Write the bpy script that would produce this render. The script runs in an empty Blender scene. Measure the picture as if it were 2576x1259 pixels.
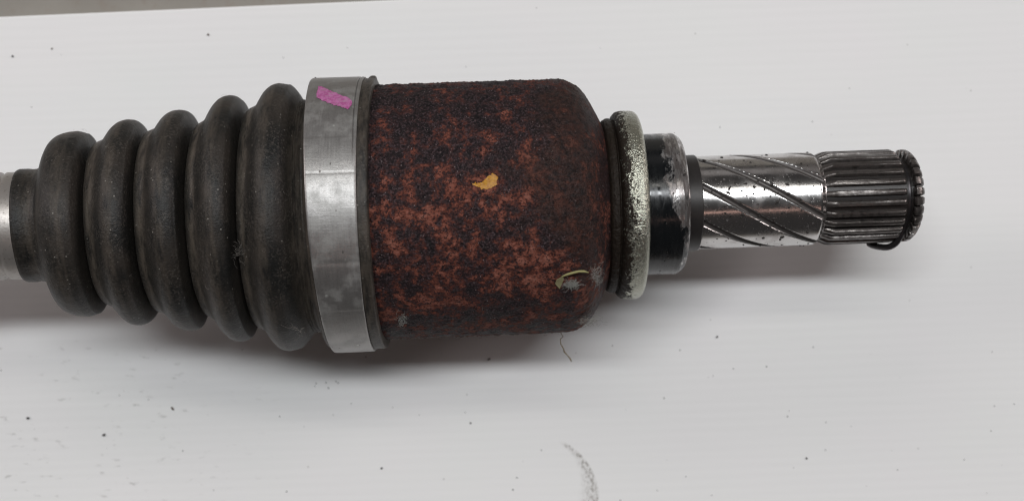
import bpy, math, random
from mathutils import Vector, Matrix, noise

random.seed(7)
sc = bpy.context.scene
S = 1.2e-4                      # metres per drawing unit (one unit = 0.12 mm)
CX, CY = 1287.5, 629.5          # picture centre in drawing units
AX = 345.0                      # axis height above the sheet, at the big clamp
DIST = 2800.0                   # camera to axis
HC = DIST + AX                  # camera height above the sheet

# ------------------------------------------------------------------ camera
cam_d = bpy.data.cameras.new('camera')
cam = bpy.data.objects.new('camera', cam_d)
sc.collection.objects.link(cam)
cam.location = (0, 0, HC * S)
cam.rotation_euler = (0, 0, 0)
cam_d.sensor_width = 36.0
cam_d.lens = 36.0 * DIST / 2575.0
cam_d.clip_start = 0.01
cam_d.clip_end = 20.0
cam_d.dof.use_dof = True
cam_d.dof.focus_distance = (HC - 540) * S
cam_d.dof.aperture_fstop = 10.0
sc.camera = cam

# ------------------------------------------------------------------ world, lamps, exposure
w = bpy.data.worlds.new('World'); sc.world = w; w.use_nodes = True
bg = w.node_tree.nodes['Background']
bg.inputs['Color'].default_value = (1.0, 0.94, 0.93, 1)
bg.inputs['Strength'].default_value = 0.036

def area(name, loc, target, sx, sy, power, col):
    l = bpy.data.lights.new(name, 'AREA'); l.shape = 'RECTANGLE'
    l.size = sx; l.size_y = sy; l.energy = power; l.color = col
    o = bpy.data.objects.new(name, l); sc.collection.objects.link(o)
    o.location = loc
    o.rotation_euler = (Vector(target) - Vector(loc)).to_track_quat('-Z', 'Y').to_euler()
    return o
area('ceiling_light', (0.0, 0.86, 3.0), (0, 0, 0), 3.0, 0.26, 57.0, (0.945, 0.975, 1.0))
area('narrow_light', (0.1, 1.56, 2.84), (0, 0, 0), 2.8, 0.12, 11.5, (1.0, 0.97, 0.91))
area('narrow_light', (0.05, -0.62, 1.25), (0, 0, 0), 1.3, 0.03, 0.32, (1.0, 0.62, 0.52))  # added light, no real lamp: draws the pinkish reflected line on the steel
area('wall_light', (0.0, 3.6, 0.97), (0, 0, 0), 6.5, 1.1, 5.0, (1.0, 0.94, 0.92))
area('side_fill', (-2.9, 1.20, 1.50), (0, 0, 0), 0.9, 0.9, 28.0, (1.0, 0.90, 0.89))  # added fill from both sides, no known source, lifts the shadows
area('side_fill', (2.9, 1.20, 1.50), (0, 0, 0), 0.9, 0.9, 28.0, (1.0, 0.90, 0.89))  # second half of the added fill

sc.cycles.pixel_filter_type = 'BLACKMAN_HARRIS'
sc.cycles.filter_width = 1.1
sc.view_settings.view_transform = 'Standard'
sc.view_settings.look = 'None'
sc.view_settings.exposure = 0.04
sc.view_settings.gamma = 1.0
sc.view_settings.use_curve_mapping = False

# ------------------------------------------------------------------ frames and projection
SLOPE = 0.036                   # axis rises to the right in the picture
DIP = 0.014                     # and dips towards the sheet
rot = Matrix.Rotation(math.atan(SLOPE), 4, 'Z') @ Matrix.Rotation(math.atan(DIP), 4, 'Y')
root = bpy.data.objects.new('drive_shaft', None)
sc.collection.objects.link(root)
root.empty_display_size = 0.02
ROOT_LOC = Vector(((860 - CX) * S, (CY - 541.5) * S, -3.0 * S))
root.matrix_world = Matrix.Translation(ROOT_LOC) @ rot
root_mat = Matrix.Translation(ROOT_LOC) @ rot
root_inv = root_mat.inverted()
root['label'] = 'used car drive shaft with ribbed black boot, rusty joint and splined steel end'
root['category'] = 'drive shaft'

def L(s, y, z):
    """drawing units along / across / above the axis -> local metres of the drive shaft"""
    # left of the joint the bar and boot are angled up a little (the joint is articulated)
    if s < 965:
        k = (965.0 - s) / 5.0; i = min(int(k), len(BE)-2); f = k - i
        e = BE[i] + (BE[i+1]-BE[i])*f; cz = BZ[i] + (BZ[i+1]-BZ[i])*f
        s, z = s + z*math.sin(e), z*math.cos(e) + cz
    return Vector(((s - 860) * S, y * S, (z + AX) * S))
_bt = [(965, 0), (900, .028), (800, .036), (720, .042), (594, .058), (468, .075), (344, .095), (220, .125), (100, .19), (-900, .19)]
BE, BZ = [], []
_z = 0.0
for _k in range(374):
    _s = 965 - 5*_k
    for (a0, b0), (a1, b1) in zip(_bt, _bt[1:]):
        if a1 <= _s <= a0: _e = b0 + (b1-b0)*(a0-_s)/(a0-a1); break
    BE.append(_e); BZ.append(_z); _z += 5*_e
def cyl(s, r, phi):
    return L(s, r * math.sin(phi), r * math.cos(phi))
def to_world(s, y, z):
    return root_mat @ L(s, y, z)
CAMP = Vector((0, 0, HC * S))
def ray_dir(u, v):
    return Vector(((u - CX) * S, (CY - v) * S, -DIST * S)).normalized()
def on_cyl(u, v, r):
    """picture point -> (s, phi) on a cylinder of radius r about the axis"""
    o = root_inv @ CAMP; d = root_inv.to_3x3() @ ray_dir(u, v)
    oy, oz = o.y / S, o.z / S - AX
    a = d.y**2 + d.z**2; b = 2 * (oy*d.y + oz*d.z); c = oy**2 + oz**2 - r*r
    disc = max(b*b - 4*a*c, 0.0)
    t = (-b - math.sqrt(disc)) / (2*a)
    y, z = oy + t*d.y, oz + t*d.z
    return o.x / S + t*d.x + 860, math.atan2(y, z)
def on_sheet(u, v, z=0.0):
    d = ray_dir(u, v); t = (z*S - HC*S) / d.z
    return CAMP + d * t

def fbm(x, y, z, octs=4, seed=0.0):
    return noise.fractal(Vector((x + seed, y - seed, z + 0.37*seed)), 1.0, 2.1, octs)
def smooth(a, b, x):
    t = max(0.0, min(1.0, (x - a) / (b - a))); return t*t*(3 - 2*t)

# ------------------------------------------------------------------ material helpers
class NT:
    def __init__(self, name):
        self.m = bpy.data.materials.new(name); self.m.use_nodes = True
        self.t = self.m.node_tree; self.b = self.t.nodes['Principled BSDF']
        self.out = self.t.nodes['Material Output']
    def n(self, typ, **kw):
        nd = self.t.nodes.new(typ)
        for k, v in kw.items(): setattr(nd, k, v)
        return nd
    def link(self, a, b): self.t.links.new(a, b)
    def put(self, sock, v):
        if isinstance(v, bpy.types.NodeSocket): self.link(v, sock)
        else:
            if hasattr(sock.default_value, '__len__') and not hasattr(v, '__len__'): v = (v,)*len(sock.default_value)
            if hasattr(v, '__len__') and len(v) == 3 and len(sock.default_value) == 4: v = (*v, 1)
            sock.default_value = v
    def math(self, op, a, b=0.0, c=None, clamp=False):
        nd = self.n('ShaderNodeMath', operation=op, use_clamp=clamp)
        self.put(nd.inputs[0], a); self.put(nd.inputs[1], b)
        if c is not None: self.put(nd.inputs[2], c)
        return nd.outputs[0]
    def coords(self):
        """drawing units in the drive shaft's own frame: x along the axis, y across, z up from the axis"""
        tc = self.n('ShaderNodeTexCoord', object=root)
        mp = self.n('ShaderNodeMapping'); mp.inputs['Scale'].default_value = (1/S, 1/S, 1/S)
        mp.inputs['Location'].default_value = (860, 0, -AX)
        self.link(tc.outputs['Object'], mp.inputs['Vector'])
        return mp.outputs[0]
    def world(self):
        g = self.n('ShaderNodeNewGeometry')
        mp = self.n('ShaderNodeMapping'); mp.inputs['Scale'].default_value = (1/S, 1/S, 1/S)
        self.link(g.outputs['Position'], mp.inputs['Vector'])
        return mp.outputs[0]
    def scale(self, vec, s, loc=(0, 0, 0)):
        mp = self.n('ShaderNodeMapping'); mp.inputs['Scale'].default_value = s; mp.inputs['Location'].default_value = loc
        self.link(vec, mp.inputs['Vector']); return mp.outputs[0]
    def noise(self, vec, size, detail=4, rough=0.6, dist=0.0, lac=2.0):
        nd = self.n('ShaderNodeTexNoise')
        self.link(vec, nd.inputs['Vector'])
        nd.inputs['Scale'].default_value = 1.0 / size; nd.inputs['Detail'].default_value = detail
        nd.inputs['Roughness'].default_value = rough; nd.inputs['Distortion'].default_value = dist
        nd.inputs['Lacunarity'].default_value = lac
        return nd.outputs['Fac']
    def voro(self, vec, size, rnd=1.0, feature='F1'):
        nd = self.n('ShaderNodeTexVoronoi', feature=feature)
        self.link(vec, nd.inputs['Vector']); nd.inputs['Scale'].default_value = 1.0/size
        nd.inputs['Randomness'].default_value = rnd
        return nd
    def ramp(self, fac, stops, interp='LINEAR'):
        nd = self.n('ShaderNodeValToRGB'); cr = nd.color_ramp; cr.interpolation = interp
        while len(cr.elements) < len(stops): cr.elements.new(0.5)
        for e, (p, c) in zip(cr.elements, stops):
            e.position = p; e.color = (c, c, c, 1) if not hasattr(c, '__len__') else (*c, 1)
        self.put(nd.inputs[0], fac); return nd.outputs[0]
    def step(self, fac, lo, hi):
        nd = self.n('ShaderNodeMapRange', interpolation_type='SMOOTHSTEP')
        self.put(nd.inputs['Value'], fac); self.put(nd.inputs['From Min'], lo); self.put(nd.inputs['From Max'], hi)
        return nd.outputs[0]
    def mix(self, fac, a, b, mode='MIX'):
        nd = self.n('ShaderNodeMix', data_type='RGBA', blend_type=mode)
        self.put(nd.inputs[0], fac); self.put(nd.inputs[6], a); self.put(nd.inputs[7], b)
        return nd.outputs[2]
    def xyz(self, vec):
        nd = self.n('ShaderNodeSeparateXYZ'); self.link(vec, nd.inputs[0]); return nd.outputs
    def bump(self, h, dist, strength=1.0, prev=None):
        nd = self.n('ShaderNodeBump'); nd.inputs['Distance'].default_value = dist * S
        nd.inputs['Strength'].default_value = strength; self.link(h, nd.inputs['Height'])
        if prev is not None: self.link(prev, nd.inputs['Normal'])
        return nd.outputs[0]
    def done(self, color=None, rough=None, metal=None, normal=None, **kw):
        if color is not None: self.put(self.b.inputs['Base Color'], color)
        if rough is not None: self.put(self.b.inputs['Roughness'], rough)
        if metal is not None: self.put(self.b.inputs['Metallic'], metal)
        if normal is not None: self.link(normal, self.b.inputs['Normal'])
        for k, v in kw.items(): self.put(self.b.inputs[k.replace('_', ' ')], v)
        return self.m

def mat_plain(name, col, rough=0.7, metal=0.0, var=0.35, size=6):
    t = NT(name); v = t.world(); n = t.noise(v, size, 4)
    c = t.mix(n, tuple(x*(1-var) for x in col), tuple(min(1, x*(1+var)) for x in col))
    return t.done(c, rough, metal)

# ---- white fluted plastic sheet
def mat_sheet():
    t = NT('white_plastic'); v = t.world(); x, y, z = t.xyz(v)
    base = t.mix(t.noise(v, 420, 3, 0.5), (0.785, 0.803, 0.785), (0.810, 0.792, 0.800))
    # faint long streaks from extrusion
    st = t.noise(t.scale(v, (0.02, 1, 1)), 9, 3, 0.6)
    base = t.mix(t.math('MULTIPLY', t.step(st, 0.35, 0.75), 0.12), base, (0.71, 0.715, 0.70))
    # grey handling smudges on the left of the sheet
    sm = t.noise(t.scale(v, (0.42, 1, 1)), 17, 4, 0.58)
    zone = t.math('MULTIPLY', t.step(x, -520, -1150), t.step(y, -215, -330))
    zone = t.math('MULTIPLY', zone, t.step(t.noise(v, 130, 2), 0.40, 0.60))
    base = t.mix(t.math('MULTIPLY', t.math('MULTIPLY', t.step(sm, 0.585, 0.72), zone), 0.5), base, (0.24, 0.23, 0.21))
    # arc scuff left by a dirty rim
    ax, ay, ar = SCUFF
    dx = t.math('SUBTRACT', x, ax); dy = t.math('SUBTRACT', y, ay)
    d = t.math('SQRT', t.math('ADD', t.math('MULTIPLY', dx, dx), t.math('MULTIPLY', dy, dy)))
    d = t.math('ADD', d, t.math('MULTIPLY', t.math('SUBTRACT', t.noise(v, 14, 3), 0.5), 9))
    off = t.math('SUBTRACT', d, ar)
    ang = t.math('ARCTAN2', dy, dx)
    outer = t.step(off, 5, -1)
    inner = t.step(off, t.math('MULTIPLY_ADD', t.step(ang, 1.25, -0.2), -58, -9), -3)
    span = t.math('MULTIPLY', t.step(ang, 1.22, 1.0), t.step(ang, -0.6, -0.3))
    band = t.math('MULTIPLY', t.math('MULTIPLY', outer, inner), span)
    gr = t.step(t.noise(t.scale(v, (1, 0.6, 1)), 7, 5, 0.7), 0.42, 0.66)
    fine = t.math('MULTIPLY', band, t.math('MULTIPLY_ADD', gr, 0.75, 0.10))
    base = t.mix(fine, base, (0.19, 0.165, 0.14))
    # scattered pin-head dirt
    vo = t.voro(v, 62); ds = t.step(vo.outputs['Distance'], 0.05, 0.025)
    pick = t.step(t.n('ShaderNodeSeparateColor') and t.noise(t.scale(v, (1, 1, 1), (91, 17, 0)), 70, 1), 0.52, 0.60)
    base = t.mix(t.math('MULTIPLY', t.math('MULTIPLY', ds, pick), 0.40), base, (0.12, 0.11, 0.10))
    nb = t.bump(t.noise(v, 5, 3), 0.05, 0.3)
    return t.done(base, t.math('MULTIPLY_ADD', st, 0.2, 0.50), 0, nb, Specular_IOR_Level=0.08)

def circle3(a, b, c):
    ax, ay = a; bx, by = b; cx, cy = c
    d = 2*(ax*(by-cy) + bx*(cy-ay) + cx*(ay-by))
    ux = ((ax*ax+ay*ay)*(by-cy) + (bx*bx+by*by)*(cy-ay) + (cx*cx+cy*cy)*(ay-by))/d
    uy = ((ax*ax+ay*ay)*(cx-bx) + (bx*bx+by*by)*(ax-cx) + (cx*cx+cy*cy)*(bx-ax))/d
    return ux, uy, math.hypot(ax-ux, ay-uy)
_p = [on_sheet(*q) / S for q in ((1412, 1110), (1472, 1158), (1503, 1245))]
SCUFF = circle3(*[(q.x, q.y) for q in _p])

# ---- dusty black rubber
def mat_rubber(name='boot_rubber', dusty=1.0):
    t = NT(name); v = t.coords(); x, y, z = t.xyz(v)
    big = t.noise(t.scale(v, (1, 0.5, 0.5)), 60, 5, 0.6)
    c = t.mix(t.step(big, 0.35, 0.68), (0.0075, 0.008, 0.0078), (0.028, 0.0235, 0.0195))
    # fawn dust that settled on crowns and along the folds (attribute: fold)
    at = t.n('ShaderNodeAttribute', attribute_name='fold'); f = at.outputs['Fac']
    fd = t.math('MULTIPLY', f, t.step(t.noise(t.scale(v, (2, 0.4, 0.4)), 22, 4), 0.30, 0.66))
    c = t.mix(t.math('MULTIPLY', fd, 0.6*dusty), c, (0.125, 0.102, 0.080))
    cln = t.math('MULTIPLY', t.math('MULTIPLY', f, -1.0, clamp=True), t.step(t.noise(t.scale(v, (1.5, 0.35, 0.35)), 45, 4), 0.34, 0.6))
    c = t.mix(t.math('MULTIPLY', cln, 0.95), c, (0.006, 0.0078, 0.008))
    fine = t.math('MULTIPLY', t.step(t.noise(v, 6.0, 4, 0.75), 0.48, 0.66), t.step(t.noise(t.scale(v, (1, 1, 1), (9, 4, 77)), 70, 4, 0.6), 0.36, 0.62))
    c = t.mix(t.math('MULTIPLY', fine, 0.55*dusty), c, (0.095, 0.083, 0.072))
    vo = t.voro(v, 15); sp = t.step(vo.outputs['Distance'], 0.15, 0.08)
    sp = t.math('MULTIPLY', sp, t.step(t.noise(v, 40, 2), 0.48, 0.62))
    c = t.mix(t.math('MULTIPLY', sp, 0.6*dusty), c, (0.30, 0.28, 0.25))
    h = t.math('ADD', t.noise(v, 5, 4, 0.65), t.math('MULTIPLY', t.noise(v, 40, 3), 1.5))
    return t.done(c, t.math('MULTIPLY_ADD', big, 0.25, 0.36), 0, t.bump(h, 1.6, 0.7), Specular_IOR_Level=0.3, Sheen_Weight=0.03, Sheen_Roughness=0.45, Sheen_Tint=(1.0, 0.88, 0.76))

# ---- heavy rust
def mat_rust():
    t = NT('rusty_steel'); v = t.coords(); x, y, z = t.xyz(v)
    big = t.noise(v, 120, 3, 0.5, 0.6)
    mid = t.noise(t.scale(v, (1, 1, 1), (37, 11, 5)), 30, 3, 0.55, 0.3)
    clus = t.noise(t.scale(v, (1, 1, 1), (7, 51, 15)), 15, 4, 0.62)
    gran = t.noise(t.scale(v, (1, 1, 1), (5, 77, 3)), 5.0, 3, 0.62)
    wide = t.noise(t.scale(v, (1, 1, 1), (17, 3, 40)), 70, 9, 0.70, 0.25)
    # one continuous run of tones from black scale through maroon to bare salmon-brown
    cov = t.math('ADD', t.math('MULTIPLY', wide, 0.74), t.math('ADD', t.math('MULTIPLY', clus, 0.30), t.math('MULTIPLY', gran, 0.14)))
    cov = t.math('ADD', cov, t.math('MULTIPLY', t.math('SUBTRACT', mid, 0.5), 0.30))
    cov = t.math('SUBTRACT', cov, t.math('MULTIPLY', t.step(y, 30, 200), 0.055))
    c = t.ramp(cov, [(0.45, (0.006, 0.0045, 0.0055)), (0.535, (0.021, 0.0115, 0.0125)), (0.585, (0.052, 0.0180, 0.0150)), (0.625, (0.108, 0.033, 0.022)), (0.66, (0.178, 0.058, 0.039)), (0.735, (0.245, 0.097, 0.070))])
    scabm = t.step(cov, 0.64, 0.57)
    # purple-grey scale grains on the dark parts, dark crumbs on the bare parts
    c = t.mix(t.math('MULTIPLY', t.math('MULTIPLY', t.step(gran, 0.50, 0.66), scabm), 0.8), c, (0.070, 0.048, 0.054))
    crumbs = t.math('MAXIMUM', t.step(t.noise(t.scale(v, (1, 1, 1), (61, 7, 3)), 6.0, 4, 0.7), 0.55, 0.62), t.step(t.noise(t.scale(v, (1, 1, 1), (21, 47, 3)), 13.0, 5, 0.68), 0.545, 0.60))
    c = t.mix(t.math('MULTIPLY', crumbs, 0.86), c, t.mix(t.step(gran, 0.42, 0.64), (0.008, 0.005, 0.006), (0.050, 0.031, 0.034)))
    # glints on the grains, painted into the colour as pale spots
    gn = t.voro(t.scale(v, (1, 0.7, 0.7), (3, 9, 71)), 7.5)
    gl = t.math('MULTIPLY', t.step(gn.outputs['Distance'], 0.24, 0.12), t.step(t.noise(v, 11, 2), 0.50, 0.60))
    gl = t.math('MULTIPLY', gl, t.math('MULTIPLY_ADD', scabm, 0.55, 0.15))
    # old oil film towards the closed end
    ol = t.math('ADD', x, t.math('MULTIPLY', t.math('SUBTRACT', t.noise(v, 110, 5, 0.6), 0.5), 380))
    ol = t.math('SUBTRACT', ol, t.math('MULTIPLY', t.math('ABSOLUTE', t.math('SUBTRACT', y, 70)), 0.62))
    oil = t.step(ol, 1215, 1330)
    rimr = t.step(x, 1440, 1490)
    oil = t.math('MULTIPLY', oil, t.math('MULTIPLY_ADD', rimr, -0.55, 1.0))
    c = t.mix(t.math('MULTIPLY', oil, 0.74), c, t.mix(t.step(t.noise(v, 12, 6, 0.72), 0.35, 0.65), (0.008, 0.006, 0.0055), (0.052, 0.024, 0.018)))
    gl = t.math('MULTIPLY', gl, t.math('MULTIPLY_ADD', oil, -0.7, 1.0))
    c = t.mix(gl, c, (0.24, 0.19, 0.19))
    h = t.math('ADD', t.math('ADD', t.math('MULTIPLY', clus, 0.8), t.math('MULTIPLY', gran, 1.0)), t.math('MULTIPLY', crumbs, 0.3))
    h = t.math('ADD', h, t.math('MULTIPLY', gl, 0.5))
    nb = t.bump(h, 4.0, 0.95)
    r = t.math('MULTIPLY_ADD', scabm, -0.20, 0.80)
    r = t.math('SUBTRACT', r, t.math('MULTIPLY', oil, 0.10))
    return t.done(c, r, 0, nb, Specular_IOR_Level=0.22)

# ---- brushed clamp band
def mat_clamp():
    t = NT('brushed_band_steel'); v = t.coords(); x, y, z = t.xyz(v)
    br = t.noise(t.scale(v, (1, 0.05, 0.05)), 3.0, 4, 0.7)
    cr = t.noise(t.scale(v, (0.06, 1, 1)), 5.0, 3, 0.6)
    dirt = t.noise(v, 42, 5, 0.62)
    c = t.mix(br, (0.27, 0.262, 0.255), (0.40, 0.39, 0.38))
    low = t.step(y, 60, -260)
    c = t.mix(t.math('MULTIPLY', t.step(dirt, 0.40, 0.72), 0.25), c, (0.20, 0.215, 0.195))
    c = t.mix(t.math('MULTIPLY', t.step(t.noise(v, 4.0, 4, 0.75), 0.50, 0.70), 0.45), c, (0.20, 0.185, 0.17))
    sp = t.step(t.voro(v, 34).outputs['Distance'], 0.17, 0.10)
    sp = t.math('MULTIPLY', sp, t.step(t.noise(v, 60, 2), 0.50, 0.60))
    wh = t.math('MULTIPLY', t.step(t.noise(v, 15, 4, 0.6), 0.58, 0.68), t.step(t.noise(t.scale(v, (1, 1, 1), (4, 8, 2)), 75, 2), 0.50, 0.64))
    sp = t.math('MAXIMUM', sp, t.math('MULTIPLY', wh, 0.12))
    c = t.mix(t.math('MULTIPLY', sp, 0.8), c, (0.58, 0.60, 0.56))
    dk = t.math('MULTIPLY', t.step(t.voro(t.scale(v, (1, 0.7, 0.7), (9, 3, 1)), 21).outputs['Distance'], 0.14, 0.08), t.step(t.noise(v, 50, 2), 0.52, 0.6))
    c = t.mix(t.math('MULTIPLY', dk, 0.8), c, (0.06, 0.05, 0.045))
    metal = t.math('SUBTRACT', 0.82, t.math('MULTIPLY', t.math('MAXIMUM', sp, t.step(dirt, 0.45, 0.7)), 0.35))
    rough = t.math('ADD', t.math('MULTIPLY_ADD', br, 0.16, 0.33), t.math('MULTIPLY', t.step(dirt, 0.4, 0.7), 0.07))
    nb = t.bump(br, 0.35, 0.5); nb = t.bump(cr, 0.5, 0.35, nb); nb = t.bump(t.noise(v, 6, 4, 0.7), 0.8, 0.35, nb)
    return t.done(c, rough, metal, nb)

# ---- polished journal / stub
def mat_steel(name, base=(0.66, 0.645, 0.635), rough=0.17, paint=False):
    t = NT(name); v = t.coords(); x, y, z = t.xyz(v)
    ring = t.noise(t.scale(v, (1, 0.02, 0.02)), 2.2, 3, 0.7)
    c = t.mix(ring, tuple(k*0.86 for k in base), base)
    cl = t.noise(v, 48, 4, 0.6)
    c = t.mix(t.math('MULTIPLY', t.step(cl, 0.46, 0.66), 0.35), c, (0.22, 0.185, 0.17))
    # oily specks and light nicks
    vo = t.voro(t.scale(v, (1, 1, 1), (31, 7, 5)), 19)
    dk = t.math('MULTIPLY', t.step(vo.outputs['Distance'], 0.17, 0.10), t.step(t.noise(v, 45, 2), 0.47, 0.57))
    nick = t.math('MULTIPLY', t.step(t.noise(t.scale(v, (1.2, 0.35, 0.35)), 2.4, 2), 0.66, 0.72), t.step(t.noise(v, 35, 2), 0.42, 0.6))
    c = t.mix(t.math('MULTIPLY', dk, 0.9), c, (0.035, 0.026, 0.024))
    c = t.mix(t.math('MULTIPLY', nick, 0.5), c, (0.75, 0.72, 0.70))
    r = t.math('ADD', rough, t.math('ADD', t.math('MULTIPLY', nick, 0.25), t.math('MULTIPLY', t.step(cl, 0.4, 0.7), 0.12)))
    metal = t.math('SUBTRACT', 1.0, t.math('MULTIPLY', dk, 0.8))
    h = t.math('ADD', t.math('MULTIPLY', ring, 0.3), t.math('MULTIPLY', nick, 0.6))
    if not paint:
        gv = t.n('ShaderNodeAttribute', attribute_name='fold').outputs['Fac']
        c = t.mix(t.math('MULTIPLY', gv, 0.93), c, (0.045, 0.038, 0.035))
        r = t.math('ADD', r, t.math('MULTIPLY', gv, 0.22))
        metal = t.math('SUBTRACT', metal, t.math('MULTIPLY', gv, 0.5))
    if paint:
        e = t.math('ADD', x, t.math('MULTIPLY', t.math('SUBTRACT', t.noise(t.scale(v, (0.9, 0.5, 0.5)), 26, 6, 0.66), 0.5), 120))
        # the black coat is worn away further left around the upper side
        e = t.math('ADD', e, t.math('MULTIPLY', t.step(y, -20, 45), 18))
        e = t.math('SUBTRACT', e, t.math('MULTIPLY', t.step(y, -20, -85), 26))
        bl = t.step(e, 1684, 1668)
        brown = t.math('MULTIPLY', t.step(t.noise(t.scale(v, (1, 0.22, 0.22)), 12, 5, 0.68), 0.36, 0.55), 0.85)
        c = t.mix(brown, c, (0.050, 0.036, 0.032))
        metal = t.math('SUBTRACT', metal, t.math('MULTIPLY', brown, 0.5))
        r = t.math('ADD', r, t.math('MULTIPLY', brown, 0.15))
        c = t.mix(bl, c, (0.006, 0.007, 0.008)); metal = t.math('MULTIPLY', metal, t.math('SUBTRACT', 1.0, bl))
        h = t.math('ADD', h, t.math('MULTIPLY', bl, 1.2))
    return t.done(c, r, metal, t.bump(h, 0.35, 0.55))

def mat_dark_spline():
    t = NT('oily_spline_steel'); v = t.coords()
    st = t.noise(t.scale(v, (0.10, 1, 1)), 4.5, 4, 0.65)
    gr = t.noise(v, 15, 5, 0.65)
    c = t.mix(st, (0.05, 0.044, 0.041), (0.27, 0.25, 0.238))
    at = t.step(gr, 0.40, 0.64)
    c = t.mix(t.math('MULTIPLY', at, 0.72), c, (0.036, 0.028, 0.025))
    r = t.math('MULTIPLY_ADD', gr, 0.25, 0.20)
    return t.done(c, r, t.math('SUBTRACT', 0.95, t.math('MULTIPLY', at, 0.45)), t.bump(t.math('ADD', st, gr), 1.0, 0.6))

def mat_shield():
    t = NT('dirty_zinc_plate'); v = t.coords(); x, y, z = t.xyz(v)
    c = t.mix(t.noise(t.scale(v, (1, 0.15, 0.15)), 14, 4), (0.37, 0.37, 0.30), (0.53, 0.535, 0.46))
    n1 = t.noise(t.scale(v, (1, 0.6, 0.6)), 16, 5, 0.72)
    n2 = t.noise(v, 6, 3, 0.7)
    # grime is thick on the side towards the joint and thins out to a clean rim
    g = t.math('ADD', t.math('MULTIPLY', n1, 0.58), t.math('MULTIPLY', n2, 0.56))
    side = t.math('MULTIPLY', t.math('SUBTRACT', 1560, x), 0.0068)
    g = t.math('ADD', g, side)
    d = t.step(g, 0.53, 0.62)
    c = t.mix(d, c, t.mix(n2, (0.005, 0.004, 0.0035), (0.034, 0.024, 0.017)))
    metal = t.math('MULTIPLY_ADD', d, -0.85, 0.92)
    r = t.math('MULTIPLY_ADD', d, 0.30, 0.22)
    h = t.math('ADD', t.math('MULTIPLY', d, 0.7), n2)
    return t.done(c, r, metal, t.bump(h, 3.2, 0.9), Specular_IOR_Level=0.2)

def mat_bar():
    t = NT('bare_shaft_steel'); v = t.coords()
    d = t.noise(v, 55, 5, 0.6); f = t.noise(v, 7, 4, 0.65)
    c = t.mix(d, (0.34, 0.31, 0.285), (0.50, 0.475, 0.45))
    c = t.mix(t.math('MULTIPLY', t.step(f, 0.55, 0.7), 0.5), c, (0.12, 0.095, 0.075))
    return t.done(c, t.math('MULTIPLY_ADD', f, 0.25, 0.30), 0.7, t.bump(f, 0.8, 0.4))

def mat_paint(name, a, b, rough=0.55, worn=None):
    t = NT(name); v = t.coords()
    c = t.mix(t.step(t.noise(v, 9, 5, 0.7), 0.35, 0.65), a, b)
    if worn: c = t.mix(t.math('MULTIPLY', t.step(t.noise(t.scale(v, (0.3, 1, 1), (2, 9, 4)), 6, 5, 0.72), 0.50, 0.70), 0.7), c, worn)
    return t.done(c, rough, 0, t.bump(t.noise(v, 4, 3), 0.6, 0.5))

# ------------------------------------------------------------------ mesh helpers
def mesh_obj(name, verts, faces, mat, parent=None, smooth_=True, sharp=40):
    me = bpy.data.meshes.new(name)
    me.from_pydata([tuple(v) for v in verts], [], faces)
    me.update()
    if smooth_:
        me.polygons.foreach_set('use_smooth', [True]*len(me.polygons))
        me.set_sharp_from_angle(angle=math.radians(sharp))
    me.materials.append(mat)
    o = bpy.data.objects.new(name, me); sc.collection.objects.link(o)
    if parent is not None: o.parent = parent
    return o

def resample(prof, step):
    out = [prof[0]]
    for (a, ra), (b, rb) in zip(prof, prof[1:]):
        n = max(1, int(math.ceil(math.hypot(b-a, rb-ra) / step)))
        for k in range(1, n+1): out.append((a+(b-a)*k/n, ra+(rb-ra)*k/n))
    return out

def spline_pts(pts, per=6):
    """Catmull-Rom through profile points"""
    P = [pts[0]] + list(pts) + [pts[-1]]; out = []
    for i in range(1, len(P)-2):
        p0, p1, p2, p3 = P[i-1], P[i], P[i+1], P[i+2]
        for k in range(per):
            t = k/per
            out.append(tuple(0.5*((2*p1[d]) + (-p0[d]+p2[d])*t + (2*p0[d]-5*p1[d]+4*p2[d]-p3[d])*t*t + (-p0[d]+3*p1[d]-3*p2[d]+p3[d])*t**3) for d in (0, 1)))
    out.append(tuple(pts[-1])); return out

def loft(name, prof, nseg, mat, parent, fn=None, cap0=False, cap1=False, sharp=40, attr=None):
    verts, faces, vals = [], [], []
    n = len(prof)
    for i, (s, r) in enumerate(prof):
        for j in range(nseg):
            ph = 2*math.pi*j/nseg
            s2, r2 = (s, r) if fn is None else fn(s, r, ph, i)
            verts.append(cyl(s2, r2, ph))
            if attr: vals.append(attr(s, r, ph, i))
    for i in range(n-1):
        for j in range(nseg):
            k = (j+1) % nseg
            faces.append((i*nseg+j, (i+1)*nseg+j, (i+1)*nseg+k, i*nseg+k))
    if cap0: faces.append(tuple(range(nseg)))
    if cap1: faces.append(tuple(reversed(range((n-1)*nseg, n*nseg))))
    o = mesh_obj(name, verts, faces, mat, parent, True, sharp)
    if attr:
        a = o.data.attributes.new('fold', 'FLOAT', 'POINT'); a.data.foreach_set('value', vals)
    return o

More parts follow.
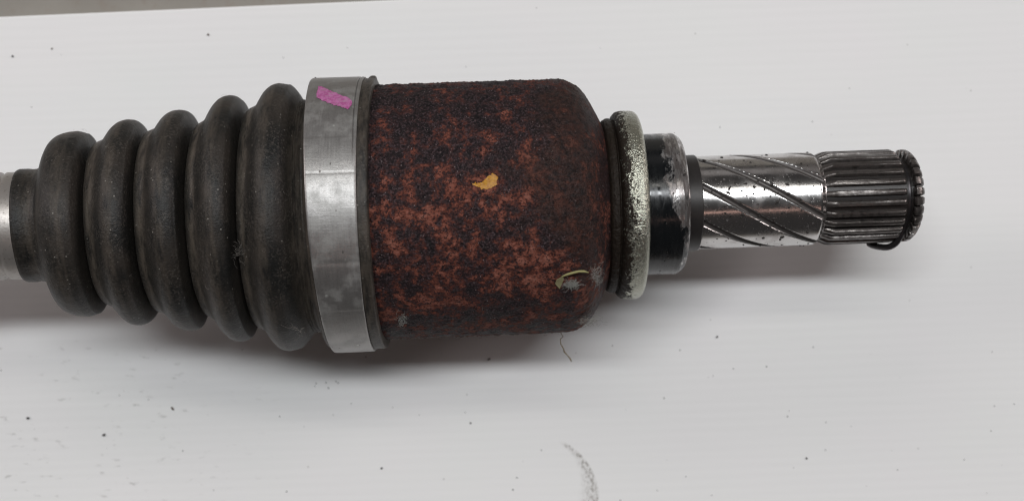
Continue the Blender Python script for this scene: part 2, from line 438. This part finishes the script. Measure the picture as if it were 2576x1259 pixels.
def tube_geo(pts, rad, nseg=5, verts=None, faces=None):
    """append a tapered tube along pts (Vectors, metres); rad float or list, in metres"""
    verts = [] if verts is None else verts; faces = [] if faces is None else faces
    b0 = len(verts); n = len(pts)
    for i, p in enumerate(pts):
        t = (pts[min(i+1, n-1)] - pts[max(i-1, 0)]).normalized()
        a = t.orthogonal().normalized() if i == 0 else (a - t*a.dot(t)).normalized()
        b = t.cross(a); r = rad[i] if hasattr(rad, '__len__') else rad
        for j in range(nseg):
            q = 2*math.pi*j/nseg
            verts.append(p + (a*math.cos(q) + b*math.sin(q))*r)
    for i in range(n-1):
        for j in range(nseg):
            k = (j+1) % nseg
            faces.append((b0+i*nseg+j, b0+i*nseg+k, b0+(i+1)*nseg+k, b0+(i+1)*nseg+j))
    faces.append(tuple(b0+j for j in reversed(range(nseg)))); faces.append(tuple(b0+(n-1)*nseg+j for j in range(nseg)))
    return verts, faces

ICO_V = [(-.526,0,.851),(.526,0,.851),(-.526,0,-.851),(.526,0,-.851),(0,.851,.526),(0,.851,-.526),(0,-.851,.526),(0,-.851,-.526),(.851,.526,0),(-.851,.526,0),(.851,-.526,0),(-.851,-.526,0)]
ICO_F = [(0,1,4),(0,4,9),(9,4,5),(4,8,5),(4,1,8),(8,1,10),(8,10,3),(5,8,3),(5,3,2),(2,3,7),(7,3,10),(7,10,6),(7,6,11),(11,6,0),(0,6,1),(6,10,1),(9,11,0),(9,2,11),(9,5,2),(7,11,2)]
def blob_geo(c, rx, ry, rz, rng, verts, faces, axes=None):
    b0 = len(verts); a = rng.uniform(0, 6.28)
    for x, y, z in ICO_V:
        k = rng.uniform(0.65, 1.3)
        p = Vector((x*rx*k, y*ry*k, z*rz*k))
        p = Matrix.Rotation(a, 3, 'Z') @ p
        if axes: p = axes[0]*p.x + axes[1]*p.y + axes[2]*p.z
        verts.append(c + p)
    for f in ICO_F: faces.append(tuple(b0+i for i in f))

# ================================================================== setting
ang = math.radians(1.9)
def build_sheet():
    e0, e1 = on_sheet(0, 43), on_sheet(970, 1)
    d = (e1 - e0).normalized(); a = math.atan2(d.y, d.x)
    top = e0 / S                                    # a point of the far edge
    ca, sa = math.cos(a), math.sin(a)
    W, Dp, th = 4200, 2600, 34
    verts, faces = [], []
    pitch = 27.0; sub = 8
    rows = int(Dp / pitch * sub)
    xs = [-W, -2600, -1700, -1250, -900, -500, -100, 300, 700, 1100, 1500, 2000, 2800, W]
    for i in range(rows+1):
        t = i*pitch/sub
        ph = (t / pitch) % 1.0
        for x in xs:
            amp = 0.20 + 0.10*noise.noise(Vector((x*0.0011, t*0.006, 3.1)))
            z = -amp*(0.5 - 0.5*math.cos(2*math.pi*ph)) + 0.25*noise.noise(Vector((x*0.0009, t*0.0011, 9.0)))
            if i == 0: z -= 2.0
            px, py = top.x + x*ca + t*sa, top.y + x*sa - t*ca
            verts.append(Vector((px*S, py*S, z*S)))
    m = len(xs)
    for i in range(rows):
        for k in range(m-1):
            faces.append((i*m+k, (i+1)*m+k, (i+1)*m+k+1, i*m+k+1))
    # edges going down to the bench
    b0 = len(verts)
    for k in range(m): verts.append(verts[k] - Vector((0, 0, th*S)))
    for k in range(m-1): faces.append((k, k+1, b0+k+1, b0+k))
    o = mesh_obj('plastic_sheet', verts, faces, mat_sheet(), None, True, 50)
    o['kind'] = 'structure'; o['label'] = 'white fluted plastic sheet under the drive shaft'
    # bench behind and below the sheet
    t = NT('grimy_bench'); v = t.world()
    c = t.mix(t.noise(v, 160, 4), (0.205, 0.190, 0.165), (0.275, 0.258, 0.228))
    c = t.mix(t.math('MULTIPLY', t.step(t.noise(v, 45, 5, 0.65), 0.50, 0.68), 0.55), c, (0.22, 0.185, 0.155))
    bm = t.done(c, 0.7, 0)
    bw, bz = 5200, -th - 3
    bv, bf = [], []
    nx, ny = 12, 12
    for i in range(ny+1):
        for k in range(nx+1):
            x = -bw + 2*bw*k/nx; y = -bw + 2*bw*i/ny
            bv.append(Vector((x*S, y*S, (bz + 0.6*noise.noise(Vector((x*.001, y*.001, 0))))*S)))
    for i in range(ny):
        for k in range(nx):
            bf.append((i*(nx+1)+k, i*(nx+1)+k+1, (i+1)*(nx+1)+k+1, (i+1)*(nx+1)+k))
    b = mesh_obj('workbench', bv, bf, bm); b['kind'] = 'structure'
    b['label'] = 'grimy grey bench top beyond the white sheet'
build_sheet()

# ================================================================== drive shaft
M_RUB = mat_rubber(); M_RUST = mat_rust(); M_CLAMP = mat_clamp()
M_STUB = mat_steel('polished_stub_steel'); M_JOUR = mat_steel('seal_journal_steel', paint=True, rough=0.10)
M_SPL = mat_dark_spline(); M_SHIELD = mat_shield(); M_BAR = mat_bar()

# ---- bare bar going out of the frame on the left
bar_prof = resample([(-760, 124), (-60, 128.5), (42, 131), (46, 126), (53, 126), (57, 131), (130, 132)], 8)
loft('shaft', bar_prof, 128, M_BAR, root, cap0=True, sharp=60)

# ---- rubber boot
crest = [(228, 229), (351, 253), (474, 273), (598, 308), (721, 333)]
valley = [178, 200, 219, 247]
pr = [(82, 128), (84, 136), (90, 138.5), (108, 138.5), (117, 137), (128, 138), (141, 144), (148, 153)]
pr = resample(pr, 3)
pr += spline_pts([(148, 153), (156, 182), (171, 210), (197, 225), (228, 229)], 6)[1:]
# one pitch of the bellows: (fraction of pitch, fraction of depth); a dome, a narrow valley, a shoulder
PITCH = [(0, 0), (.08, .03), (.15, .11), (.20, .26), (.235, .52), (.258, 1.0), (.282, 1.32), (.303, 1.05), (.33, .70), (.37, .585), (.45, .555), (.52, .525), (.575, .45), (.64, .31), (.72, .16), (.82, .05), (.91, .01), (1, 0)]
PITCH = spline_pts(PITCH, 3)
for k in range(4):
    (u0, c0), (u1, c1) = crest[k], crest[k+1]
    for t, d in PITCH[1:]:
        base = c0 + (c1-c0)*smooth(0, 1, t)
        pr.append((u0 + (u1-u0)*t, base - d*(0.5*(c0+c1) - valley[k])))
pr += spline_pts([(721, 333), (744, 327), (760, 310), (769, 296), (773, 291)], 5)[1:]
pr += resample([(773, 291), (775, 288), (778, 291), (781, 287.5), (785, 291), (789, 288), (793, 292), (798, 293), (801, 306), (804, 322), (808, 329), (813, 332)], 1.5)[1:]
pr += resample([(813, 332), (926, 335), (930, 338), (953, 337), (957, 334), (958, 322), (958, 300)], 3)[1:]
def boot_fn(s, r, ph, i):
    y, z = math.sin(ph), math.cos(ph)
    d = 1.6*fbm(s*.012, y*2.2, z*2.2, 3, 4.0)
    r2 = r + d + 0.35*fbm(s*.09, y*22, z*22, 2, 1.0)
    if 140 < s < 770:                                       # out of round, uneven ribs
        k = s/124.0
        r2 += 1.8*math.sin(2*ph + 1.9*math.floor(k)) * smooth(140, 200, s)*smooth(770, 740, s)
        s = s + 3.2*noise.noise(Vector((y*1.4, z*1.4, math.floor((s-165)/123.5)*3.3)))*smooth(140, 200, s)*smooth(770, 730, s)*abs(math.cos(math.pi*(s-228)/123.5))
    # rings lean a little where the boot was bent
    lean = -4.0*y*smooth(760, 200, s) - (10*y if y < 0 else 4*y)*smooth(740, 800, s)*smooth(925, 815, s)
    if s > 930:                                             # torn lip of the cuff at the top
        a = (ph - math.radians(84)) / math.radians(3.4)
        r2 += 7*math.exp(-a*a) * smooth(936, 944, s)
    if 795 < s < 815:                                       # squeezed lump beside the clamp
        a = (ph - math.radians(80)) / math.radians(6); r2 += 13*math.exp(-a*a)
    if s > 120 and s < 790:
        r2 -= 4.0*math.exp(-((ph-math.radians(70))/0.5)**2)*0
    return s + lean, r2
fold_u = [(crest[k][0] + (crest[k+1][0]-crest[k][0])*0.47) for k in range(4)]
def boot_attr(s, r, ph, i):
    v = 0.0
    for f in fold_u: v = max(v, math.exp(-((s-f)/11.0)**2))
    for c, _ in crest: v = max(v, 0.55*math.exp(-((s-c+8)/22.0)**2))
    for c, _ in crest: v -= 1.2*math.exp(-((s-c-12)/11.0)**2)
    v = max(v, 0.6*smooth(755, 775, s))
    v = max(v, 0.7*math.exp(-((s-122)/14.0)**2))
    return v
loft('boot', pr, 320, M_RUB, root, boot_fn, sharp=65, attr=boot_attr)

# ---- clamp band
def clamp_fn(s, r, ph, i):
    y = math.sin(ph)
    t = (s - 811) / (929 - 811)
    s2 = s + (-18*y if y < 0 else -10*y)*(1-t) + 1*y*t
    s2 += 0.7*fbm(y*3, math.cos(ph)*3, 1.0 if t < .5 else 8.0, 3)
    deg = math.degrees(ph)
    lap = 0.7*smooth(29.0, 28.6, deg) if deg < 180 else 0.7*smooth(318, 319, deg)
    dent = -0.7*math.exp(-((deg-14)/0.4)**2) - 0.8*math.exp(-((deg-340)/0.9)**2)
    dent -= 4.5*math.exp(-((s-920.5)/1.25)**2)*smooth(16, 34, deg)*smooth(170, 150, deg)      # rolled edge
    return s2, r + (lap + dent + 0.5*fbm(s*.02, y*3, math.cos(ph)*3, 2, 6.0) if r > 339.2 else 0)
cl = [(811, 333), (810, 337), (810.2, 340.5), (812, 342.2), (816, 342.6)]
cl += [(816 + (924-816)*k/14, 342.6 + 0.5*math.sin(math.pi*k/14)) for k in range(1, 14)]
cl += [(924, 342.6)]
cl = [q for q in cl if q[0] < 914] + [(915, 343), (917.5, 343), (918.8, 342.9), (920, 342.9), (921, 342.8), (922.2, 342.8), (923.5, 342.6)]
cl += [(927.5, 342.2), (929.4, 340.6), (929.6, 337), (929, 333)]
clamp = loft('boot_clamp', cl, 720, M_CLAMP, root, clamp_fn, sharp=45)
clamp['label'] = 'flat brushed steel clamp band round the wide boot end'

# ---- rusted joint housing
hp = resample([(948, 300), (948.5, 309), (951, 313), (956, 316), (966, 317.5), (1395, 316.5)], 2.4)
hp += spline_pts([(1395, 316.5), (1418, 314.5), (1440, 307), (1462, 291), (1482, 263), (1500, 228), (1512, 203), (1518, 188)], 12)[1:]
hp += resample([(1518, 188), (1521, 176), (1522, 150)], 3)[1:]
HOFF = 4.0
def hous_disp(s, ph):
    y, z = math.sin(ph)*316, math.cos(ph)*316
    a = fbm(s/26, y/26, z/26, 4, 2.0)
    b = noise.noise(Vector((s/6.5, y/6.5, z/6.5)))
    oil = smooth(1290, 1400, s - abs(y-60)*0.5)
    return (1.9*a + 2.6*max(b, -0.15)*smooth(-0.30, 0.30, a)) * (1 - 0.35*oil)
def hous_fn(s, r, ph, i):
    k = smooth(155, 190, r)
    r2 = r + hous_disp(s, ph)*k
    y, z = r2*math.sin(ph) + HOFF, r2*math.cos(ph)
    return s, math.hypot(y, z) if False else r2
def loft_housing():
    nseg = 720; verts, faces = [], []
    for i, (s, r) in enumerate(hp):
        for j in range(nseg):
            ph = 2*math.pi*j/nseg
            _, r2 = hous_fn(s, r, ph, i)
            verts.append(L(s, r2*math.sin(ph) + HOFF*smooth(1530, 1400, s), r2*math.cos(ph)))
    for i in range(len(hp)-1):
        for j in range(nseg):
            k = (j+1) % nseg
            faces.append((i*nseg+j, (i+1)*nseg+j, (i+1)*nseg+k, i*nseg+k))
    return mesh_obj('joint_housing', verts, faces, M_RUST, root, True, 80)
housing = loft_housing()
housing['label'] = 'thick cup of the joint covered in pitted red-brown rust'

# ---- dust shield ring
sp_ = resample([(1500, 140), (1508, 176), (1511, 206), (1515, 214), (1522, 218), (1532, 219), (1535, 213), (1537, 213)], 2.5)
sp_ += spline_pts([(1537, 213), (1540, 224), (1547, 232), (1558, 235.5), (1574, 236.5), (1588, 235.5), (1594, 233)], 8)[1:]
sp_ += resample([(1594, 233), (1598, 229), (1601, 223), (1603, 214), (1602, 204), (1599, 170)], 2.0)[1:]
def shield_fn(s, r, ph, i):
    y, z = math.sin(ph)*235, math.cos(ph)*235
    g = smooth(1592, 1555, s)
    return s, r + (1.7*fbm(s/9, y/9, z/9, 4, 3.0)*g + 0.5*fbm(s/30, y/30, z/30, 2, 8.0))*smooth(150, 190, r)
loft('dust_shield', sp_, 420, M_SHIELD, root, shield_fn, sharp=70)['label'] = 'grimy zinc plated ring with a clean bright rim'

# ---- seal journal
jp = resample([(1585, 172), (1586, 177), (1686, 177.5), (1690, 177), (1702, 169), (1706, 164), (1709, 150), (1709, 110)], 3)
def jour_fn(s, r, ph, i):
    return s, r - 1.0*math.exp(-((s-1676)/1.6)**2) - 0.6*math.exp(-((s-1640)/1.2)**2)
loft('seal_journal', jp, 256, M_JOUR, root, jour_fn, sharp=25)['label'] = 'short polished collar, its inner half coated black'

# ---- stub shaft with spiral oil grooves
st = resample([(1706, 120), (1747, 120)], 4) + resample([(1747.6, 117.2), (2034, 117.2)], 2.4)
st += resample([(2036, 117), (2046, 109), (2052, 106)], 1.5)[1:] + resample([(2052, 106), (2246, 106), (2247, 96), (2270, 96), (2271, 105), (2278, 104), (2286, 97), (2290, 88), (2291, 60), (2284, 12)], 5)[1:]
G0, GS = math.radians(-11), math.radians(0.30)
def stub_fn(s, r, ph, i):
    if 1735 < s < 2049 and r > 104:
        p = (ph - G0 + GS*(s - 1843)) % math.radians(45)
        d = min(p, math.radians(45) - p) * 117 * math.cos(math.radians(31.7)) * (1.0)
        hw = 7.4
        if d < hw:
            r = min(r, 117.2 - 6.4*(1 - (d/hw)**2)**0.6)
        elif d < hw + 1.6:
            r -= 0.5*(1 - (d-hw)/1.6)
    return s, r
def groove_attr(s, r, ph, i):
    p = (ph - G0 + GS*(s - 1843)) % math.radians(45)
    d = min(p, math.radians(45) - p) * 117 * math.cos(math.radians(31.7))
    return smooth(8.2, 6.2, d) if 1735 < s < 2049 else 0.0
stub = loft('stub_shaft', st, 900, M_STUB, root, stub_fn, cap1=True, sharp=28, attr=groove_attr)
stub['label'] = 'polished steel stub with spiral oil grooves'
# dark stained neck sits on the same bar
M_NECK = mat_plain('stained_neck_steel', (0.030, 0.027, 0.026), 0.42, 0.3)
loft('neck_ring', resample([(1704, 121), (1744, 121), (1747, 119), (1747.3, 116)], 3), 192, M_NECK, root, sharp=30)

# spline teeth: 27 along the bar and 27 short ones on the end land
NT_ = 27
def tooth_mesh(name, stations, mat):
    """stations: (s, root r, top r, half width deg at root, half width deg at top)"""
    verts, faces = [], []
    for s, r0, r1, w0, w1 in stations:
        w0, w1 = math.radians(w0), math.radians(w1)
        rm = r0 + (r1-r0)*0.8
        for r, a in ((r0, -w0), (rm, -w1-math.radians(.45)), (r1, -w1+math.radians(.5)), (r1+0.35, 0), (r1, w1-math.radians(.5)), (rm, w1+math.radians(.45)), (r0, w0)):
            verts.append(Vector(((s-860)*S, r*math.sin(a)*S, r*math.cos(a)*S)))
    m = 7
    for i in range(len(stations)-1):
        for j in range(m-1):
            faces.append((i*m+j, (i+1)*m+j, (i+1)*m+j+1, i*m+j+1))
    faces.append(tuple(range(m))); faces.append(tuple(reversed(range((len(stations)-1)*m, len(stations)*m))))
    me = bpy.data.meshes.new(name); me.from_pydata([tuple(v) for v in verts], [], faces); me.update()
    me.polygons.foreach_set('use_smooth', [True]*len(me.polygons)); me.set_sharp_from_angle(angle=math.radians(50))
    me.materials.append(mat); return me
tm = tooth_mesh('spline_tooth', [(2047, 104, 106.5, 4.6, 3.2), (2056, 104, 111, 4.7, 3.3), (2068, 104, 116.2, 4.8, 3.1), (2076, 104, 117.4, 4.8, 3.1), (2150, 104, 117.6, 4.8, 3.1), (2236, 104, 117.4, 4.8, 3.1), (2242, 104, 115.5, 4.7, 3.0), (2246, 104, 110, 4.6, 2.9)], M_SPL)
em = tooth_mesh('end_tooth', [(2266, 94, 111, 5.9, 4.7), (2268, 95, 116, 6.0, 4.7), (2278, 95, 115.5, 6.0, 4.7), (2285, 93, 110, 6.0, 4.6), (2291, 86, 102, 5.9, 4.4), (2293, 80, 93, 5.6, 4.2)], M_SPL)
rt = random.Random(3)
for k in range(NT_):
    a = 2*math.pi*k/NT_ + math.radians(3.0)
    for me in (tm, em):
        o = bpy.data.objects.new(me.name, me); sc.collection.objects.link(o); o.parent = stub
        o.location = (0, 0, AX*S); o.rotation_euler = (-(a + math.radians(rt.uniform(-.25, .25))), 0, 0)

# dark oily core under the teeth
loft('spline_core', resample([(2050, 107), (2246, 107), (2247, 97), (2269.5, 97), (2271, 106), (2280, 104)], 6), 160, mat_plain('black_oily_root', (0.018, 0.015, 0.014), 0.35, 0.2), stub, sharp=30)

# circlip: wire in the groove, one end sprung out at the bottom
cp = []
for k in range(90):
    t = k/89; a = math.radians(150 - 258*t)
    pull = smooth(math.radians(-48), math.radians(-88), a)
    tail = smooth(math.radians(-72), math.radians(-108), a)
    cp.append(cyl(2258 - 20*pull - 40*tail, 90 + 43*pull - 8*tail, a))
v_, f_ = tube_geo(cp, 8.2*S, 12)
mesh_obj('circlip', v_, f_, mat_plain('dark_spring_wire', (0.055, 0.050, 0.052), 0.32, 0.8), root, True, 60)['label'] = 'dark wire circlip with one end sprung out of its groove'

# ---- paint marks follow the surface they are on
def patch(name, outline, r_of, mat, parent, cell=1.3, rag=2.0, seed=1.0, lift=0.5, yoff=0.0):
    xs = [p[0] for p in outline]; ys = [p[1] for p in outline]
    def inside(x, y):
        c = False; n = len(outline); j = n-1
        for i in range(n):
            xi, yi = outline[i]; xj, yj = outline[j]
            if (yi > y) != (yj > y) and x < (xj-xi)*(y-yi)/(yj-yi)+xi: c = not c
            j = i
        return c
    idx, verts, faces = {}, [], []
    nx = int((max(xs)-min(xs)+8)/cell); ny = int((max(ys)-min(ys)+8)/cell)
    keep = set()
    for i in range(nx):
        for k in range(ny):
            x = min(xs)-4+i*cell; y = min(ys)-4+k*cell
            dx = rag*fbm(x*.14, y*.14, seed, 3); dy = rag*fbm(x*.14, y*.14, seed+9, 3)
            if inside(x+dx*1.6, y+dy*1.6) and noise.noise(Vector((x*.28, y*.28, seed))) > -0.80: keep.add((i, k))
    def vid(i, k):
        if (i, k) not in idx:
            x = min(xs)-4+(i-.5)*cell; y = min(ys)-4+(k-.5)*cell
            s, ph = on_cyl(x, y, r_of(None, None))
            r = r_of(s, ph) + lift
            idx[(i, k)] = len(verts); verts.append(L(s, r*math.sin(ph)+yoff, r*math.cos(ph)))
        return idx[(i, k)]
    for i, k in keep:
        faces.append((vid(i, k), vid(i, k+1), vid(i+1, k+1), vid(i+1, k)))
    return mesh_obj(name, verts, faces, mat, parent, True, 80)
pk = patch('paint_mark', [(795, 220), (802, 218), (822, 228), (850, 240), (872, 248), (880, 256), (878, 266), (868, 276), (850, 270), (822, 262), (800, 252), (787, 246), (790, 234)],
      lambda s, ph: 343.4, mat_paint('pink_marker', (0.34, 0.070, 0.22), (0.46, 0.16, 0.35), 0.6, (0.34, 0.27, 0.30)), clamp, rag=1.2, lift=0.7)
pk['label'] = 'slanting pink paint stroke on the clamp band'
yf = patch('paint_fleck', [(1186, 462), (1196, 466), (1206, 464), (1216, 460), (1222, 450), (1232, 444), (1246, 442), (1252, 450), (1250, 462), (1244, 472), (1232, 479), (1214, 480), (1202, 474), (1192, 470)],
      lambda s, ph: 317.0 if s is None else 317.0 + hous_disp(s, ph), mat_paint('yellow_paint', (0.34, 0.140, 0.006), (0.47, 0.225, 0.008), 0.5), housing, rag=2.2, seed=5.0, lift=1.0, yoff=HOFF)
yf['label'] = 'small flake of yellow paint on the rust'

# ---- grit stuck on the oily stub
def grit_on(name, parent, r, s0, s1, n, size, mat, seed, dens=None):
    rg = random.Random(seed); V, F = [], []
    for _ in range(n):
        s = rg.uniform(s0, s1); a = math.radians(rg.gauss(0, 1)*48)
        z = size*rg.uniform(0.4, 1.0)**2*S
        c = cyl(s, r, a); nrm = Vector((0, math.sin(a), math.cos(a)))
        blob_geo(c, z*rg.uniform(.8, 1.5), z*rg.uniform(.8, 1.3), z*.6, rg, V, F, (Vector((1, 0, 0)), nrm.cross(Vector((1, 0, 0))), nrm))
    o = mesh_obj(name, V, F, mat, parent, True, 80); o['kind'] = 'stuff'; return o
M_GRIT = mat_plain('black_grit', (0.022, 0.018, 0.016), 0.6)
grit_on('grit', stub, 117.4, 1752, 2030, 150, 4.2, M_GRIT, 5)
grit_on('grit', stub, 177.6, 1640, 1700, 22, 3.5, M_GRIT, 6)
M_DUST = mat_plain('pale_dust', (0.34, 0.31, 0.27), 0.9)

# ---- short hairs caught on rubber and rust
def hairs(name, parent, r_of, s0, s1, n, ln, mat, seed, rad=0.28):
    rg = random.Random(seed); V, F = [], []
    for _ in range(n):
        s = rg.uniform(s0, s1); a = math.radians(rg.uniform(-105, 105)); r = r_of(s, a)
        p = [cyl(s, r, a)]; ds, da = rg.uniform(-1, 1), rg.uniform(-1, 1)
        l = ln*rg.uniform(.3, 1.2); up = rg.uniform(.05, .5)
        for k in range(1, 5):
            ds += rg.uniform(-.5, .5); da += rg.uniform(-.5, .5)
            s += ds*l/5; a += da*l/5/r; p.append(cyl(s, r_of(s, a) + up*l*math.sin(k/4*2.6)*.5 + .3, a))
        tube_geo(p, rad*S, 3, V, F)
    o = mesh_obj(name, V, F, mat, parent, True, 80); o['kind'] = 'stuff'; return o
M_HAIR = mat_plain('grey_lint', (0.20, 0.18, 0.16), 0.85)
import bisect
pr_s = [p[0] for p in pr]
def boot_r(s, a):
    i = min(max(bisect.bisect(pr_s, s), 1), len(pr)-1)
    return max(pr[i][1], pr[i-1][1]) + 1.0
hairs('hair', housing, lambda s, a: 318 + hous_disp(s, a), 960, 1390, 110, 13, M_HAIR, 11, 0.18)
[o for o in housing.children if o.name.startswith('hair')]
boot = next(o for o in root.children if o.name.startswith('boot') and 'clamp' not in o.name)
hairs('hair', boot, boot_r, 130, 790, 60, 16, M_HAIR, 12, 0.16)

# ================================================================== loose bits on the drive shaft
def W(s, r, a, yo=0.0): return root_mat @ L(s, r*math.sin(a)+yo, r*math.cos(a))
def tag(o, label, cat, group=None):
    o['label'] = label; o['category'] = cat
    if group: o['group'] = group
    return o
def surf(u, v, r, lift=1.0, yo=HOFF):
    s, a = on_cyl(u, v, r); return W(s, r+lift, a, yo)

def lint(name, centre_uv, r, n, spread, ln, seed, label, mat, rad=0.3, yo=HOFF, cat='lint', out=0.0):
    rg = random.Random(seed); V, F = [], []
    for _ in range(n):
        u = centre_uv[0] + rg.gauss(0, spread[0]); v = centre_uv[1] + rg.gauss(0, spread[1])
        s, a = on_cyl(u, v, r); p = []
        h = rg.uniform(0.5, 5) + abs(rg.gauss(0, out)); ds, da = rg.uniform(-1, 1), rg.uniform(-1, 1)
        l = ln*rg.uniform(.4, 1.3)
        for k in range(6):
            p.append(W(s, r + h, a, yo)); ds += rg.uniform(-.7, .7); da += rg.uniform(-.7, .7)
            s += ds*l/6; a += da*l/6/r; h = max(.6, h + rg.uniform(-2, 2))
        tube_geo(p, rad*S, 3, V, F)
    return tag(mesh_obj(name, V, F, mat, None, True, 80), label, cat)
M_LINT = mat_plain('pale_lint', (0.30, 0.30, 0.275), 0.9)
lint('lint_tuft', (1436, 717), 317, 320, (9, 5), 9, 21, 'pale grey lint tuft under the straw on the rusty housing', M_LINT, 0.24)
lint('lint_tuft', (1500, 695), 302, 150, (7, 12), 10, 22, 'wispy lint at the rounded right edge of the rusty housing', M_LINT, 0.2)
lint('lint_tuft', (1478, 806), 305, 230, (15, 6), 10, 23, 'ragged lint tuft hanging at the lower right corner of the housing', M_LINT, 0.22, out=4)
lint('lint_tuft', (1012, 806), 318, 110, (5, 8), 8, 24, 'small lint tuft low on the left of the rusty housing', M_LINT, 0.2)
lint('lint_tuft', (597, 632), 270, 60, (12, 10), 16, 25, 'tangle of lint in the fold between the two widest boot ribs', M_HAIR, 0.2, 0, out=10)
lint('lint_tuft', (748, 830), 333, 14, (4, 5), 26, 26, 'star shaped lint low on the widest boot rib', M_HAIR, 0.3, 0)

def strip(name, uv, r, width, mat, label, cat, lift=4.0):
    pts = [surf(u, v, r, lift + l) for u, v, l in uv]
    V, F = tube_geo(pts, [width*k*S for k in ([0.5] + [1.0]*(len(pts)-2) + [0.4])], 6)
    return tag(mesh_obj(name, V, F, mat, None, True, 80), label, cat)
M_STRAW = mat_plain('dry_straw', (0.26, 0.24, 0.10), 0.7)
strip('straw', [(1413, 697, 0), (1425, 691, 2), (1440, 686, 3), (1455, 682, 4), (1468, 682, 4), (1480, 686, 2)], 316, 3.2, M_STRAW, 'yellow green straw stuck to the lower right of the rust', 'straw')
def flake():
    uv = [(1396, 716), (1400, 706), (1413, 699), (1418, 703), (1412, 718), (1407, 727)]
    V = [surf(u, v, 317, 3 + (i % 2)*2) for i, (u, v) in enumerate(uv)] + [surf(u, v, 317, 0.5) for u, v in uv]
    n = len(uv); F = [tuple(range(n-1, -1, -1)), tuple(range(n, 2*n))] + [(i, (i+1) % n, n+(i+1) % n, n+i) for i in range(n)]
    return tag(mesh_obj('leaf_flake', V, F, mat_plain('dry_leaf', (0.20, 0.18, 0.095), 0.8), None, False), 'dry olive leaf flake beside the straw on the housing', 'leaf')
flake()
# thread hanging off the lower edge
def at_depth(u, v, z): return on_sheet(u, v, z)
th_pts = [at_depth(1407, 826, 330), at_depth(1412, 840, 318), at_depth(1416, 846, 310), at_depth(1409, 852, 300), at_depth(1410, 864, 285), at_depth(1417, 876, 265), at_depth(1419, 884, 250), at_depth(1427, 893, 230), at_depth(1433, 900, 215), at_depth(1437, 908, 200)]
V, F = tube_geo(th_pts, [0.7*S, .8*S, .8*S, 1.1*S, 1.2*S, 1.3*S, 1.9*S, 1.3*S, 1.8*S, 1.5*S], 6)
tag(mesh_obj('plant_fibre', V, F, mat_plain('ochre_fibre', (0.20, 0.145, 0.055), 0.7), None), 'crooked ochre fibre dangling below the rusty housing', 'fibre')

# ================================================================== crumbs on the sheet
def crumb(u, v, rx, ry, rz, seed, label, mat, cat='crumb', angle=0):
    rg = random.Random(seed); V, F = [], []
    c = on_sheet(u, v, 0)
    blob_geo(Vector((0, 0, 0)), rx*S, ry*S, rz*S, random.Random(seed), V, F)
    o = mesh_obj('crumb', V, F, mat, None, True, 80)
    o.location = c + Vector((0, 0, rz*0.6*S)); return tag(o, label, cat, 'crumbs of dirt on the sheet')
M_CR = mat_plain('dirt_crumb', (0.035, 0.033, 0.030), 0.8)
M_CB = mat_plain('brown_crumb', (0.085, 0.055, 0.035), 0.8)
crumb(71, 1050, 5.5, 4.0, 3, 31, 'black crumb near the left edge of the sheet, below the smudges', M_CR)
crumb(434, 1026, 3.2, 6, 3, 32, 'brown upright crumb below the narrow boot ribs', M_CB)
crumb(262, 1092, 5.5, 3.5, 3, 33, 'dark slanted crumb at the lower left among faint smudges', M_CR)
crumb(32, 142, 4.2, 3.4, 2.5, 34, 'dark crumb at the upper left below the sheet edge', M_CR)
crumb(131, 123, 3.0, 2.4, 1.5, 35, 'faint grey crumb right of the dark one at the upper left', M_CB)
crumb(524, 88, 3.8, 3.0, 2, 36, 'lone grey crumb above the narrow boot ribs, near the far edge', M_CB)
crumb(1230, 902, 4.5, 4.0, 4, 37, 'dark crumb lying in the shadow below the rusty housing', M_CB)
crumb(960, 1176, 4.0, 3.6, 2.5, 38, 'small black crumb at the bottom, below the clamp band', M_CR)
crumb(1803, 847, 3.6, 3.2, 2.5, 39, 'small black crumb below and right of the zinc ring', M_CR)
crumb(1184, 1063, 3.4, 2.6, 2, 40, 'tiny dark crumb on the sheet midway below the housing', M_CR)
crumb(2028, 1151, 3.4, 2.6, 2, 41, 'tiny dark crumb at the lower right beyond the arc scuff', M_CR)

def scatter():
    rg = random.Random(77); V, F = [], []
    spots = [(795, 963), (792, 970), (820, 962), (826, 975), (845, 958), (850, 962), (1710, 880), (1670, 1000), (1725, 1197), (1300, 1200), (1290, 1230), (1480, 1260)]
    for u, v in spots: blob_geo(on_sheet(u, v, .6), 2.2*S, 1.7*S, 1.2*S, rg, V, F)
    for _ in range(40):
        u, v = rg.uniform(0, 2575), rg.uniform(860, 1259)
        z = rg.uniform(.7, 1.9)*S; blob_geo(on_sheet(u, v, .3), z*1.2, z, z*.6, rg, V, F)
    for _ in range(12):
        u, v = rg.uniform(0, 2575), rg.uniform(60, 330)
        z = rg.uniform(.7, 1.6)*S; blob_geo(on_sheet(u, v, .3), z*1.2, z, z*.6, rg, V, F)
    o = mesh_obj('grit', V, F, M_CR, None, True, 80); o['kind'] = 'stuff'
    o['label'] = 'fine dark grit scattered over the white sheet'; o['category'] = 'grit'
scatter()
